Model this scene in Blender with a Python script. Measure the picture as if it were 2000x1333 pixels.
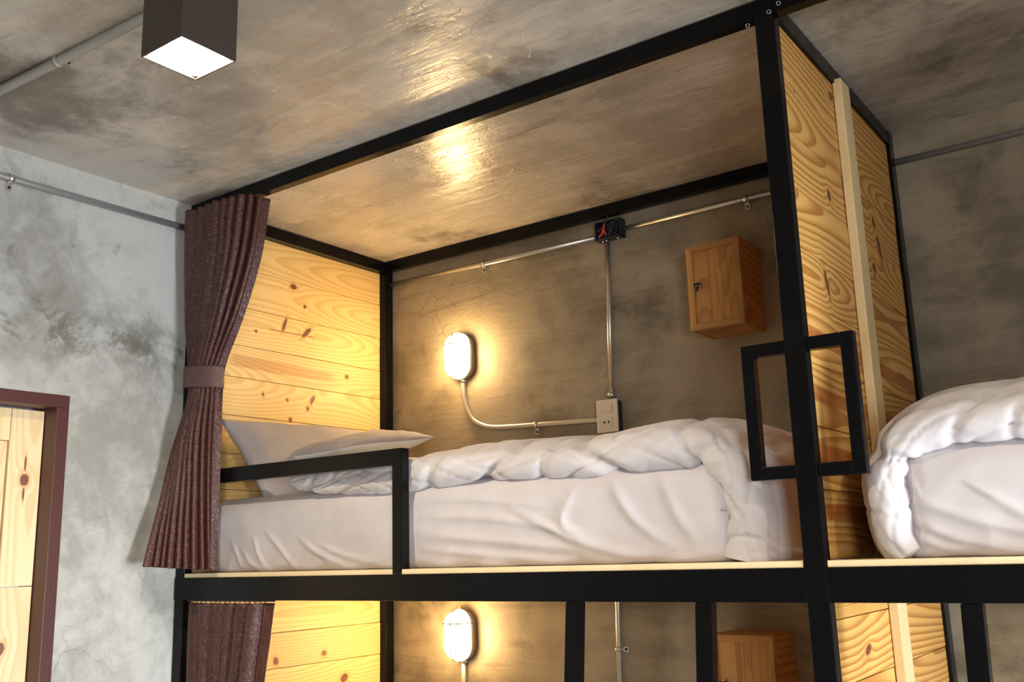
import bpy, bmesh, math, random
import numpy as np
from mathutils import Vector, Matrix, noise as mnoise

random.seed(7)
for o in list(bpy.data.objects): bpy.data.objects.remove(o)
S = bpy.context.scene
COL = S.collection
PI = math.pi

# ------------------------------------------------------------------ camera
YAW, PIT, ROL = 0.6204, 0.2146, -0.0302
cd = bpy.data.cameras.new('camera'); cam = bpy.data.objects.new('camera', cd); COL.objects.link(cam)
cd.sensor_width = 36.0; cd.lens = 1907.5 / 2000 * 36.0; cd.clip_start = 0.05; cd.clip_end = 100
F = Vector((-math.sin(YAW) * math.cos(PIT), math.cos(YAW) * math.cos(PIT), math.sin(PIT)))
R0 = Vector((math.cos(YAW), math.sin(YAW), 0)); U0 = R0.cross(F)
R = R0 * math.cos(ROL) + U0 * math.sin(ROL); U = -R0 * math.sin(ROL) + U0 * math.cos(ROL)
M = Matrix((R, U, -F)).transposed().to_4x4(); M.translation = Vector((2.6861, -1.91605, 1.45943))
cam.matrix_world = M
S.camera = cam

# ------------------------------------------------------------------ world, daylight, exposure
W = bpy.data.worlds.new('world'); S.world = W; W.use_nodes = True
bg = W.node_tree.nodes['Background']; bg.inputs[0].default_value = (0.80, 0.90, 1.0, 1); bg.inputs[1].default_value = 1.0
S.view_settings.view_transform = 'Standard'; S.view_settings.look = 'None'
S.view_settings.exposure = 0.0; S.view_settings.gamma = 1.0; S.view_settings.use_curve_mapping = False

def area(name, loc, target, sx, sy, power, col):
    l = bpy.data.lights.new(name, 'AREA'); l.shape = 'RECTANGLE'; l.size = sx; l.size_y = sy; l.energy = power; l.color = col
    o = bpy.data.objects.new(name, l); COL.objects.link(o); o.location = loc
    o.rotation_euler = (Vector(target) - Vector(loc)).to_track_quat('-Z', 'Y').to_euler(); return o
# daylight falling in through the two windows of the wall to the right
area('window_daylight', (4.20, -3.30, 1.38), (1.6, -0.4, 1.40), 0.80, 0.95, 70, (0.93, 0.96, 1.0))
wl = area('window_daylight', (4.20, -0.42, 0.90), (1.0, -0.40, 0.90), 0.55, 0.80, 34, (0.86, 0.94, 1.0))
wl.data.spread = math.radians(85)      # spread narrowed to keep the upper left wall darker; no deep reveal is built
LAMP_COL = (1.0, 0.66, 0.29)
LAMP_STR = 105.0

# ------------------------------------------------------------------ material helpers
class NT:
    def __init__(s, name):
        s.m = bpy.data.materials.new(name); s.m.use_nodes = True; s.t = s.m.node_tree
        s.b = s.t.nodes['Principled BSDF']
    def n(s, ty, **kw):
        nd = s.t.nodes.new(ty)
        for k, v in kw.items(): setattr(nd, k, v)
        return nd
    def put(s, sock, v):
        if v is None: return
        if hasattr(v, 'links'): s.t.links.new(v, sock)
        else: sock.default_value = v
    def math(s, op, a, b=None, c=None, clamp=False):
        nd = s.n('ShaderNodeMath', operation=op); nd.use_clamp = clamp
        s.put(nd.inputs[0], a); s.put(nd.inputs[1], b); s.put(nd.inputs[2], c); return nd.outputs[0]
    def vmath(s, op, a, b=None, out=0):
        nd = s.n('ShaderNodeVectorMath', operation=op); s.put(nd.inputs[0], a); s.put(nd.inputs[1], b); return nd.outputs[out]
    def noise(s, vec, scale, detail=4, rough=0.55, dist=0.0, w=None):
        nd = s.n('ShaderNodeTexNoise')
        if w is not None: nd.noise_dimensions = '4D'; s.put(nd.inputs['W'], w)
        s.put(nd.inputs['Vector'], vec); s.put(nd.inputs['Scale'], scale); s.put(nd.inputs['Detail'], detail)
        s.put(nd.inputs['Roughness'], rough); s.put(nd.inputs['Distortion'], dist); return nd.outputs[0]
    def step(s, v, a, b, lo=0.0, hi=1.0):
        nd = s.n('ShaderNodeMapRange'); nd.interpolation_type = 'SMOOTHSTEP'
        s.put(nd.inputs[0], v); s.put(nd.inputs[1], a); s.put(nd.inputs[2], b); s.put(nd.inputs[3], lo); s.put(nd.inputs[4], hi)
        return nd.outputs[0]
    def mix(s, f, a, b, mode='MIX'):
        nd = s.n('ShaderNodeMix', data_type='RGBA', blend_type=mode); nd.clamp_factor = True
        s.put(nd.inputs[0], f); s.put(nd.inputs[6], a); s.put(nd.inputs[7], b); return nd.outputs[2]
    def pos(s): return s.n('ShaderNodeNewGeometry').outputs['Position']
    def mapping(s, v, scale=(1, 1, 1), rot=(0, 0, 0), loc=(0, 0, 0)):
        nd = s.n('ShaderNodeMapping'); s.put(nd.inputs[0], v)
        nd.inputs[1].default_value = loc; nd.inputs[2].default_value = rot; nd.inputs[3].default_value = scale; return nd.outputs[0]
    def bump(s, h, dist, strength=1.0, nrm=None):
        nd = s.n('ShaderNodeBump'); s.put(nd.inputs['Height'], h); nd.inputs['Distance'].default_value = dist
        nd.inputs['Strength'].default_value = strength
        if nrm is not None: s.t.links.new(nrm, nd.inputs['Normal'])
        return nd.outputs[0]
    def set(s, **kw):
        for k, v in kw.items(): s.put(s.b.inputs[k.replace('_', ' ')], v)

def rgb(r, g, b): return (r, g, b, 1.0)

def concrete(name, light, mid, dark, streak_rot, rough=(0.35, 0.6), stain=(0.56, 0.72), spec=0.5, seed=0.0, crack=0.5, band=None):
    k = NT(name); p = k.mapping(k.pos(), loc=(seed, seed * 1.7, seed * .6))
    wob = k.n('ShaderNodeTexNoise'); k.put(wob.inputs['Vector'], p); wob.inputs['Scale'].default_value = 2.2; wob.inputs['Detail'].default_value = 5
    wv = k.vmath('ADD', p, k.vmath('SCALE', wob.outputs['Color'], None)); 
    k.t.nodes[-1]; 
    sc = [nd for nd in k.t.nodes if nd.bl_idname == 'ShaderNodeVectorMath' and nd.operation == 'SCALE'][-1]; sc.inputs['Scale'].default_value = 0.35
    big = k.noise(wv, 1.3, 6, 0.6)
    med = k.noise(wv, 4.5, 8, 0.62)
    st = k.noise(k.mapping(p, scale=(1.0, 7.0, 7.0), rot=streak_rot), 2.2, 7, 0.62, 0.6)
    fine = k.noise(p, 55, 5, 0.6)
    f = k.math('ADD', k.math('MULTIPLY', big, 0.5), k.math('ADD', k.math('MULTIPLY', med, 0.3), k.math('MULTIPLY', st, 0.2)))
    c = k.mix(k.step(f, 0.40, 0.58), mid, light)
    # worn dark patches of the trowelled cement
    s1 = k.step(k.noise(wv, 1.7, 9, 0.68), stain[0], stain[1])
    s2 = k.step(k.noise(k.mapping(p, scale=(1, 3.5, 3.5), rot=streak_rot, loc=(4, 2, 1)), 2.4, 9, 0.7, 0.8), 0.58, 0.76)
    c = k.mix(k.math('MULTIPLY', s1, 0.80), c, dark)
    c = k.mix(k.math('MULTIPLY', s2, 0.70), c, dark)
    c = k.mix(k.math('MULTIPLY', k.step(fine, 0.55, 0.8), 0.25), c, dark)
    if band:
        sz = k.n('ShaderNodeSeparateXYZ'); k.put(sz.inputs[0], k.pos())
        dz = k.math('ABSOLUTE', k.math('SUBTRACT', k.math('ADD', sz.outputs[2], k.math('MULTIPLY', big, .25)), band[0] + .125))
        bm_ = k.math('MULTIPLY', k.step(dz, 0.0, band[1], 1.0, 0.0), k.step(k.noise(wv, 5.0, 9, 0.72, w=2.0), 0.46, 0.60))
        c = k.mix(k.math('MULTIPLY', bm_, 0.75), c, (dark[0] * .8, dark[1] * .8, dark[2] * .7, 1))
    # hair cracks
    vo = k.n('ShaderNodeTexVoronoi', feature='DISTANCE_TO_EDGE'); k.put(vo.inputs['Vector'], wv); vo.inputs['Scale'].default_value = 9.0
    cm = k.math('MULTIPLY', k.step(vo.outputs['Distance'], 0.0, 0.012, 1.0, 0.0), k.step(k.noise(p, 1.1, 3), 0.53, 0.66))
    c = k.mix(k.math('MULTIPLY', cm, crack), c, (dark[0] * .5, dark[1] * .5, dark[2] * .5, 1))
    # trowel scratches
    ws = k.n('ShaderNodeTexVoronoi', feature='DISTANCE_TO_EDGE'); k.put(ws.inputs['Vector'], k.mapping(wv, scale=(0.6, 5, 5), rot=streak_rot)); ws.inputs['Scale'].default_value = 3.5
    sm = k.math('MULTIPLY', k.step(ws.outputs['Distance'], 0.0, 0.010, 1.0, 0.0), k.step(k.noise(p, 3.1, 3, w=3.0), 0.55, 0.68))
    c = k.mix(k.math('MULTIPLY', sm, 0.35), c, light)
    h = k.math('ADD', k.math('MULTIPLY', med, 0.6), k.math('ADD', k.math('MULTIPLY', st, 0.5), k.math('MULTIPLY', fine, 0.10)))
    h = k.math('SUBTRACT', k.math('ADD', h, k.math('MULTIPLY', sm, 0.12)), k.math('MULTIPLY', cm, 0.15))
    rr = k.step(k.math('ADD', k.math('MULTIPLY', st, .6), k.math('MULTIPLY', med, .4)), 0.35, 0.65, rough[0], rough[1])
    k.set(Base_Color=c, Roughness=rr, Specular_IOR_Level=spec, Normal=k.bump(h, 0.012, 0.55))
    return k.m

def wood(name, light, dark, u='y', v='z', knots=(), bands=(), freq=85.0, rough=0.42, tone=0.12, knot_col=(0.14, 0.035, 0.012, 1), band_col=(0.42, 0.11, 0.022, 1), ringmix=0.75, height=0.13):
    """Pine: growth rings seen as cathedral figures; knots and resin streaks at (u, v) in metres."""
    k = NT(name); p = k.pos(); sx = k.n('ShaderNodeSeparateXYZ'); k.put(sx.inputs[0], p)
    ax = {'x': sx.outputs[0], 'y': sx.outputs[1], 'z': sx.outputs[2]}
    uu, vv = ax[u], ax[v]; third = ax[[a for a in 'xyz' if a not in (u, v)][0]]
    rnd = k.n('ShaderNodeObjectInfo').outputs['Random']
    r10 = k.math('MULTIPLY', rnd, 37.0)
    cb = k.n('ShaderNodeCombineXYZ'); k.put(cb.inputs[0], k.math('MULTIPLY', uu, 1.0)); k.put(cb.inputs[1], k.math('MULTIPLY', vv, 5.0)); k.put(cb.inputs[2], k.math('ADD', third, r10))
    cv = cb.outputs[0]
    cu = k.n('ShaderNodeCombineXYZ'); k.put(cu.inputs[0], uu); k.put(cu.inputs[1], r10)
    d = k.math('ADD', 0.012, k.math('MULTIPLY', k.step(k.noise(cu.outputs[0], 0.85, 1.2, 0.4), 0.25, 0.75), 0.10))
    warp = k.math('MULTIPLY', k.math('SUBTRACT', k.noise(cv, 1.1, 3, 0.5), 0.5), 0.016)
    v0 = k.math('MULTIPLY', k.math('SUBTRACT', k.math('FRACT', k.math('MULTIPLY', rnd, 7.31)), 0.5), height * 1.3)
    gs = k.n('ShaderNodeSeparateXYZ'); k.put(gs.inputs[0], k.n('ShaderNodeTexCoord').outputs['Generated'])
    gv = k.math('MULTIPLY', k.math('SUBTRACT', gs.outputs['xyz'.index(v)], 0.5), height)
    vv2 = k.math('ADD', gv, k.math('ADD', v0, warp))
    rad = k.math('SQRT', k.math('ADD', k.math('MULTIPLY', vv2, vv2), k.math('MULTIPLY', d, d)))
    kn = None; halo = None
    for (ku, kv, ru, rv, rot) in knots:
        du = k.math('SUBTRACT', uu, ku); dv = k.math('SUBTRACT', vv, kv)
        c_, s_ = math.cos(rot), math.sin(rot)
        a = k.math('ADD', k.math('MULTIPLY', du, c_ / ru), k.math('MULTIPLY', dv, s_ / ru))
        b = k.math('ADD', k.math('MULTIPLY', du, -s_ / rv), k.math('MULTIPLY', dv, c_ / rv))
        q = k.math('ADD', k.math('MULTIPLY', a, a), k.math('MULTIPLY', b, b))
        kn = q if kn is None else k.math('MINIMUM', kn, q)
        g = k.math('POWER', 2.718, k.math('MULTIPLY', q, -0.22))
        rad = k.math('ADD', rad, k.math('MULTIPLY', g, min(ru, rv) * 1.1))
    ring = k.math('FRACT', k.math('MULTIPLY', rad, freq))
    late = k.math('MULTIPLY', k.step(ring, 0.25, 0.92), k.step(ring, 0.94, 1.0, 1.0, 0.0))
    fib = k.noise(k.mapping(cv, scale=(4, 40, 30)), 6.0, 4, 0.6)
    tn = k.noise(cv, 1.1, 3, 0.5)
    c = k.mix(k.math('MULTIPLY', late, k.math('ADD', ringmix * .6, k.math('MULTIPLY', tn, ringmix * .6))), light, dark)
    c = k.mix(k.math('MULTIPLY', k.step(fib, 0.5, 0.8), 0.18), c, dark)
    hs = k.n('ShaderNodeHueSaturation'); k.put(hs.inputs['Color'], c)
    k.put(hs.inputs['Value'], k.math('ADD', 1.0 - tone / 2, k.math('MULTIPLY', k.math('FRACT', k.math('MULTIPLY', rnd, 13.7)), tone)))
    c = hs.outputs[0]
    wobn = k.math('MULTIPLY', k.math('SUBTRACT', k.noise(cv, 2.2, 4, 0.6, w=1.5), 0.5), 0.10)
    for (bu0, bv0, bu1, bv1, hw, op) in bands:
        t = k.math('DIVIDE', k.math('SUBTRACT', uu, bu0), (bu1 - bu0))
        cen = k.math('ADD', bv0, k.math('MULTIPLY', t, bv1 - bv0))
        dd = k.math('ABSOLUTE', k.math('ADD', k.math('SUBTRACT', vv, cen), k.math('MULTIPLY', wobn, hw * 12)))
        mk = k.math('MULTIPLY', k.step(dd, hw * 0.75, hw, 1.0, 0.0), k.math('MULTIPLY', k.step(t, -0.06, 0.05), k.step(t, 0.9, 1.06, 1.0, 0.0)))
        c = k.mix(k.math('MULTIPLY', mk, op), c, band_col)
    if kn is not None:
        kq = k.math('ADD', kn, k.math('MULTIPLY', k.math('SUBTRACT', k.noise(p, 60, 3), 0.5), 0.7))
        c = k.mix(k.math('MULTIPLY', k.step(kq, 0.9, 4.5, 1.0, 0.0), 0.45), c, (0.62, 0.26, 0.07, 1))
        c = k.mix(k.math('MULTIPLY', k.step(kq, 0.6, 1.25, 1.0, 0.0), 0.92), c, knot_col)
    k.set(Base_Color=c, Roughness=k.step(fib, 0.3, 0.8, rough, rough + .12), Specular_IOR_Level=0.45,
          Normal=k.bump(k.math('ADD', k.math('MULTIPLY', late, 0.25), fib), 0.0012, 0.35))
    return k.m

def black_paint(name):
    k = NT(name); p = k.pos()
    a = k.noise(p, 130, 4, 0.65); b = k.noise(p, 14, 4, 0.6)
    k.set(Base_Color=rgb(0.0035, 0.0035, 0.004),
          Roughness=k.step(b, 0.3, 0.7, 0.13, 0.26), Specular_IOR_Level=0.16,
          Normal=k.bump(k.math('ADD', a, k.math('MULTIPLY', b, 1.2)), 0.0008, 0.45))
    return k.m

def fabric(name, col, col2, rough=0.85, scale=9.0):
    k = NT(name); tc = k.pos()
    wv = k.noise(tc, 900, 2, 0.5); n = k.noise(tc, scale, 4, 0.6)
    h = k.math('ADD', k.math('MULTIPLY', n, 0.5), k.math('MULTIPLY', wv, 0.03))
    k.set(Base_Color=k.mix(k.step(n, 0.35, 0.65), col, col2), Roughness=rough, Specular_IOR_Level=0.2, Sheen_Weight=0.15, Sheen_Roughness=0.5,
          Normal=k.bump(h, 0.006, 0.3))
    return k.m

def leatherette(name, col, col2, rough=(0.36, 0.55)):
    k = NT(name); p = k.pos()
    q = k.n('ShaderNodeTexVoronoi', feature='DISTANCE_TO_EDGE'); k.put(q.inputs['Vector'], k.vmath('ADD', p, k.vmath('MULTIPLY', k.n('ShaderNodeTexNoise').outputs[1], (0.02, 0.02, 0.02))))
    q.inputs['Scale'].default_value = 60
    n = k.noise(p, 42, 5, 0.65, 1.6)
    h = k.math('ADD', k.math('MULTIPLY', n, 1.0), k.math('MULTIPLY', k.step(q.outputs['Distance'], 0, .12), 0.25))
    k.set(Base_Color=k.mix(k.step(n, 0.35, 0.7), col, col2), Roughness=k.step(n, 0.3, 0.7, rough[1], rough[0]), Specular_IOR_Level=0.5,
          Normal=k.bump(h, 0.006, 0.5))
    return k.m

def plain(name, col, rough=0.5, metal=0.0, spec=0.5, bump=0.0, bscale=80):
    k = NT(name); n = k.noise(k.pos(), bscale, 3, 0.6)
    k.set(Base_Color=k.mix(k.math('MULTIPLY', n, 0.35), col, (col[0] * .7, col[1] * .7, col[2] * .7, 1)), Roughness=rough, Metallic=metal, Specular_IOR_Level=spec)
    if bump: k.set(Normal=k.bump(n, bump, 0.5))
    return k.m

def emitter(name, col, strength):
    k = NT(name); k.set(Base_Color=rgb(0.9, 0.88, 0.82), Roughness=0.3, Emission_Color=(*col, 1), Emission_Strength=strength); return k.m

LT = rgb(0.42, 0.395, 0.36); MD = rgb(0.27, 0.25, 0.225); DK = rgb(0.085, 0.075, 0.055)
M_WALL_L = concrete('cement_wall_left', rgb(0.50, 0.495, 0.47), rgb(0.29, 0.28, 0.25), rgb(0.11, 0.10, 0.075), (0.4, 0, 0), (0.5, 0.75), (0.55, 0.70), 0.35, 3.0, 0.35, band=(2.13, 0.16))
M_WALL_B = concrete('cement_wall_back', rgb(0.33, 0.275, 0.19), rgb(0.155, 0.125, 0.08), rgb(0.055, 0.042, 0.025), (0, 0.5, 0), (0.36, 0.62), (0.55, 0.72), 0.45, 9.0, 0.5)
M_CEIL = concrete('cement_ceiling', rgb(0.56, 0.51, 0.445), rgb(0.36, 0.32, 0.27), rgb(0.12, 0.095, 0.065), (0, 0, 0.9), (0.16, 0.34), (0.53, 0.69), 0.6, 5.0, 0.15)
M_FLOOR = concrete('cement_floor', rgb(0.40, 0.38, 0.36), rgb(0.30, 0.29, 0.27), rgb(0.12, 0.11, 0.10), (0, 0, 0.3), (0.3, 0.5), (0.6, 0.8), 0.5, 1.0, 0.1)
M_PLASTER = concrete('cement_wall_other', rgb(0.55, 0.54, 0.52), rgb(0.42, 0.41, 0.39), rgb(0.2, 0.19, 0.17), (0, 0.3, 0.3), (0.5, 0.7), (0.6, 0.8), 0.4, 2.0, 0.1)

PINE_L = rgb(0.74, 0.52, 0.23); PINE_D = rgb(0.52, 0.25, 0.06)
M_HEAD = wood('pine_headboard', rgb(0.82, 0.60, 0.26), rgb(0.60, 0.33, 0.085), 'y', 'z',
    knots=[(0.447, 2.447, .016, .010, 0), (0.504, 2.382, .007, .007, 0), (0.409, 2.297, .007, .028, -.35), (0.515, 2.284, .009, .030, -.8), (0.28, 2.251, .006, .005, 0),
           (0.723, 2.144, .010, .009, 0), (0.548, 2.035, .008, .020, -.5), (0.526, 2.001, .008, .008, 0), (0.318, 2.03, .006, .006, 0), (0.428, 2.022, .006, .006, 0), (0.444, 1.953, .008, .008, 0),
           (0.62, 1.135, .012, .010, 0), (0.40, 1.13, .011, .014, .3), (0.72, 1.04, .02, .014, .4)],
    bands=[(0.18, 2.135, 0.66, 2.13, 0.022, 0.45), (0.34, 2.268, 0.56, 2.272, 0.003, 0.8)], freq=95, ringmix=.55)
M_PART = wood('pine_partition', rgb(0.75, 0.425, 0.12), rgb(0.38, 0.125, 0.018), 'y', 'z',
    knots=[(0.40, 2.556, .018, .013, .3), (0.302, 2.264, .012, .015, .2), (0.56, 2.421, .006, .018, .2), (0.673, 2.295, .014, .017, .1), (0.701, 2.234, .014, .034, .35), (0.625, 2.157, .012, .015, .2),
           (0.216, 2.032, .010, .034, .35), (0.228, 1.995, .004, .010, .2), (0.618, 2.128, .004, .012, .2), (0.245, 1.242, .022, .010, .3), (0.30, 2.03, .004, .009, 0), (0.12, 2.46, .005, .004, 0), (0.22, 1.37, .007, .006, 0), (0.83, 1.06, .01, .01, 0)],
    bands=[(0.03, 1.893, 0.95, 1.872, 0.020, 0.80), (0.03, 1.765, 0.95, 1.755, 0.018, 0.75), (0.03, 1.640, 0.60, 1.62, 0.026, 0.85), (0.03, 1.525, 0.60, 1.52, 0.018, 0.8)], freq=78, ringmix=.85)
M_DOOR = wood('pine_door', rgb(0.80, 0.62, 0.36), rgb(0.62, 0.36, 0.13), 'z', 'y',
    knots=[(1.704, -0.471, .018, .013, 0), (1.247, -0.503, .02, .012, 0.3), (1.75, -0.471, .022, .003, 0), (1.665, -0.471, .02, .003, 0)], freq=95, ringmix=.45, height=.095)
M_LOCK = wood('pine_locker', rgb(0.56, 0.29, 0.085), rgb(0.36, 0.14, 0.03), 'z', 'x', freq=70, ringmix=.6, tone=.3, height=.04)
M_LOCKS = wood('pine_locker_side', rgb(0.52, 0.27, 0.08), rgb(0.34, 0.13, 0.03), 'y', 'z', freq=70, ringmix=.8, tone=.15, height=.2)
M_BATTEN = wood('pine_batten', rgb(0.80, 0.61, 0.33), rgb(0.66, 0.42, 0.17), 'z', 'y', freq=120, ringmix=.35)
M_DECK = wood('pine_deck', rgb(0.82, 0.66, 0.40), rgb(0.68, 0.46, 0.22), 'x', 'y', freq=60, ringmix=.3)
M_BLACK = black_paint('black_paint')
M_MAROON = plain('maroon_paint', rgb(0.075, 0.018, 0.014), 0.45, bump=.001, bscale=160)
M_SHEET = fabric('grey_sheet', rgb(0.52, 0.485, 0.50), rgb(0.555, 0.52, 0.535))
M_DUVET = fabric('grey_duvet', rgb(0.53, 0.495, 0.505), rgb(0.565, 0.53, 0.54))
M_PILLOW = fabric('grey_pillow', rgb(0.38, 0.35, 0.355), rgb(0.41, 0.38, 0.385))
M_PALE = fabric('pale_pillow', rgb(0.72, 0.74, 0.72), rgb(0.76, 0.78, 0.76))
M_CURT = leatherette('maroon_leatherette', rgb(0.058, 0.017, 0.013), rgb(0.088, 0.030, 0.024), (0.32, 0.46))
M_TIE = leatherette('tieback_leatherette', rgb(0.115, 0.060, 0.052), rgb(0.14, 0.076, 0.066), (0.5, 0.7))
M_STEEL = plain('galvanised_steel', rgb(0.62, 0.60, 0.56), 0.34, 0.85)
M_STEELD = plain('weathered_conduit', rgb(0.40, 0.40, 0.41), 0.45, 0.6)
M_CEILPIPE = plain('painted_conduit', rgb(0.36, 0.35, 0.32), 0.5, 0.25)
M_CHROME = plain('chrome', rgb(0.75, 0.75, 0.76), 0.14, 1.0)
M_BLACKPL = plain('black_plastic', rgb(0.012, 0.012, 0.014), 0.35)
M_RED = plain('red_wire', rgb(0.55, 0.02, 0.03), 0.4)
M_BLUE = plain('dark_blue_box', rgb(0.02, 0.03, 0.05), 0.35, 0.3)
M_BEIGE = plain('beige_plastic', rgb(0.70, 0.60, 0.47), 0.35)
M_LAMPB = plain('lamp_base', rgb(0.20, 0.16, 0.12), 0.4)
M_WIRE = plain('lamp_wire', rgb(0.16, 0.14, 0.12), 0.35, 0.6)
M_HOUS = plain('lamp_housing', rgb(0.045, 0.032, 0.026), 0.45)
M_REFL = plain('lamp_reflector', rgb(0.40, 0.37, 0.32), 0.3)
M_GLOW = emitter('lamp_diffuser', LAMP_COL, LAMP_STR)
M_DOWN = emitter('downlight_lens', (1.0, 0.84, 0.62), 1300.0)

# ------------------------------------------------------------------ object helpers
def link(name, me, mat, parent=None, smooth=False):
    if mat is not None and len(me.materials) == 0: me.materials.append(mat)
    if smooth:
        for f in me.polygons: f.use_smooth = True
    o = bpy.data.objects.new(name, me); COL.objects.link(o)
    if parent is not None:
        o.parent = parent; o.matrix_parent_inverse = Matrix.Translation(-Vector(parent.location)) if parent.parent is None else Matrix.Identity(4)
        if parent.parent is not None: o.matrix_parent_inverse = Matrix.Identity(4)
    return o
def tag(o, label, cat, group=None):
    o['label'] = label; o['category'] = cat
    if group: o['group'] = group
    return o
def thing(name, loc, label, cat, group=None):
    o = bpy.data.objects.new(name, None); COL.objects.link(o); o.location = loc; o.empty_display_size = .05
    return tag(o, label, cat, group)
def struct(o): o['kind'] = 'structure'; return o

def bm_box(bm, x0, x1, y0, y1, z0, z1):
    vs = [bm.verts.new((x, y, z)) for x in (x0, x1) for y in (y0, y1) for z in (z0, z1)]
    for q in ((0, 1, 3, 2), (4, 6, 7, 5), (0, 4, 5, 1), (2, 3, 7, 6), (0, 2, 6, 4), (1, 5, 7, 3)):
        bm.faces.new([vs[i] for i in q])
    return vs
def finish(bm):
    bmesh.ops.recalc_face_normals(bm, faces=bm.faces)
    me = bpy.data.meshes.new('mesh'); bm.to_mesh(me); bm.free(); return me
def box(name, b, mat, parent=None, bev=0.0, seg=2):
    bm = bmesh.new(); bm_box(bm, *b)
    if bev: bmesh.ops.bevel(bm, geom=bm.edges[:], offset=bev, segments=seg, affect='EDGES', profile=0.6)
    return link(name, finish(bm), mat, parent)
def boxes(name, bl, mat, parent=None):
    bm = bmesh.new()
    for b in bl: bm_box(bm, *b)
    return link(name, finish(bm), mat, parent)
def grid_mesh(V, nu, nv, closeu=False, caps=False):
    faces = []
    for j in range(nv - 1):
        for i in range(nu if closeu else nu - 1):
            a = j * nu + i; b = j * nu + (i + 1) % nu
            faces.append((a, b, b + nu, a + nu))
    if caps: faces += [tuple(range(nu))[::-1], tuple(range((nv - 1) * nu, nv * nu))]
    me = bpy.data.meshes.new('mesh'); me.from_pydata([tuple(v) for v in V], [], faces)
    bm = bmesh.new(); bm.from_mesh(me); bmesh.ops.recalc_face_normals(bm, faces=bm.faces); bm.to_mesh(me); bm.free()
    return me
def tube_mesh(pts, r, seg=12):
    pts = [Vector(p) for p in pts]; V = []; n = len(pts)
    t0 = (pts[1] - pts[0]).normalized(); a = t0.orthogonal().normalized()
    for i, p in enumerate(pts):
        t = (pts[min(i + 1, n - 1)] - pts[max(i - 1, 0)]).normalized()
        a = (a - t * a.dot(t)).normalized(); b = t.cross(a)
        for k in range(seg):
            th = 2 * PI * k / seg; V.append(p + a * math.cos(th) * r + b * math.sin(th) * r)
    return grid_mesh(V, seg, n, True, True)
def tube(name, pts, r, mat, parent=None, seg=12): return link(name, tube_mesh(pts, r, seg), mat, parent, True)
def catmull(pts, n):
    P = [np.array(p, float) for p in pts]; P = [2 * P[0] - P[1]] + P + [2 * P[-1] - P[-2]]; out = []
    m = len(P) - 3
    for k in range(n):
        t = k / (n - 1) * m; i = min(int(t), m - 1); u = t - i; a, b, c, d = P[i:i + 4]
        out.append(.5 * (2 * b + (c - a) * u + (2 * a - 5 * b + 4 * c - d) * u * u + (3 * b - a - 3 * c + d) * u ** 3))
    return out
def fbm(x, y, z=0.0, o=3):
    s = 0; a = 1.0
    for i in range(o):
        s += a * mnoise.noise(Vector((x, y, z))); x *= 2.03; y *= 2.03; z *= 2.03; a *= .5
    return s
def ridge(x, y, z=0.0): return 1 - abs(mnoise.noise(Vector((x, y, z)))) * 2
def sstep(x, a, b):
    t = min(1, max(0, (x - a) / (b - a))); return t * t * (3 - 2 * t)

# ------------------------------------------------------------------ room shell
XR, YF, YB, ZC = 4.26, -4.1, 0.952, 2.643
struct(box('floor', (-.15, XR + .15, YF - .15, YB + .15, -.12, 0), M_FLOOR))['label'] = 'cement floor of the dormitory room'
def S_(o, l): struct(o); o['label'] = l; return o
S_(box('ceiling', (-.15, XR + .15, YF - .15, YB + .15, ZC, ZC + .12), M_CEIL), 'polished bare cement ceiling with trowel marks and stains')
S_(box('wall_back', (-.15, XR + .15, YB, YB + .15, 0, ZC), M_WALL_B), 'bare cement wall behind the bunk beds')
DY0, DY1, DZ = -1.20, -0.388, 1.945      # door opening in the left wall
S_(boxes('wall_left', [(-.15, 0, DY1, YB, 0, ZC), (-.15, 0, YF, DY0, 0, ZC), (-.15, 0, DY0, DY1, DZ, ZC)], M_WALL_L), 'pale bare cement wall beside the bunk, with stains')
S_(box('wall_front', (-.15, XR + .15, YF - .15, YF, 0, ZC), M_PLASTER), 'cement wall opposite the bunk beds')
wz0, wz1 = 0.85, 1.90; w1 = (-3.75, -2.85); w2 = (-0.75, -0.10); vz0, vz1 = 0.40, 1.40
S_(boxes('wall_right', [(XR, XR + .15, YF, w1[0], 0, ZC), (XR, XR + .15, w1[1], w2[0], 0, ZC), (XR, XR + .15, w2[1], YB, 0, ZC),
     (XR, XR + .15, w1[0], w1[1], 0, wz0), (XR, XR + .15, w1[0], w1[1], wz1, ZC), (XR, XR + .15, w2[0], w2[1], 0, vz0), (XR, XR + .15, w2[0], w2[1], vz1, ZC)], M_PLASTER), 'cement wall with two windows')
for i, (a, b) in enumerate((w1, w2)):
    e = bpy.data.objects.new('window_%d' % (i + 1), None); COL.objects.link(e); e.location = (XR, (a + b) / 2, wz0); struct(e)
    e['label'] = ['window in the right wall near the far corner', 'window in the right wall near the bunk beds'][i]
    wa, wb = (wz0, wz1) if i == 0 else (vz0, vz1)
    for q in ((a, a + .04, wa, wb), (b - .04, b, wa, wb), (a + .04, b - .04, wa, wa + .04), (a + .04, b - .04, wb - .04, wb)):
        box('window_frame', (XR + .04, XR + .10, q[0], q[1], q[2], q[3]), M_MAROON, e)

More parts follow.
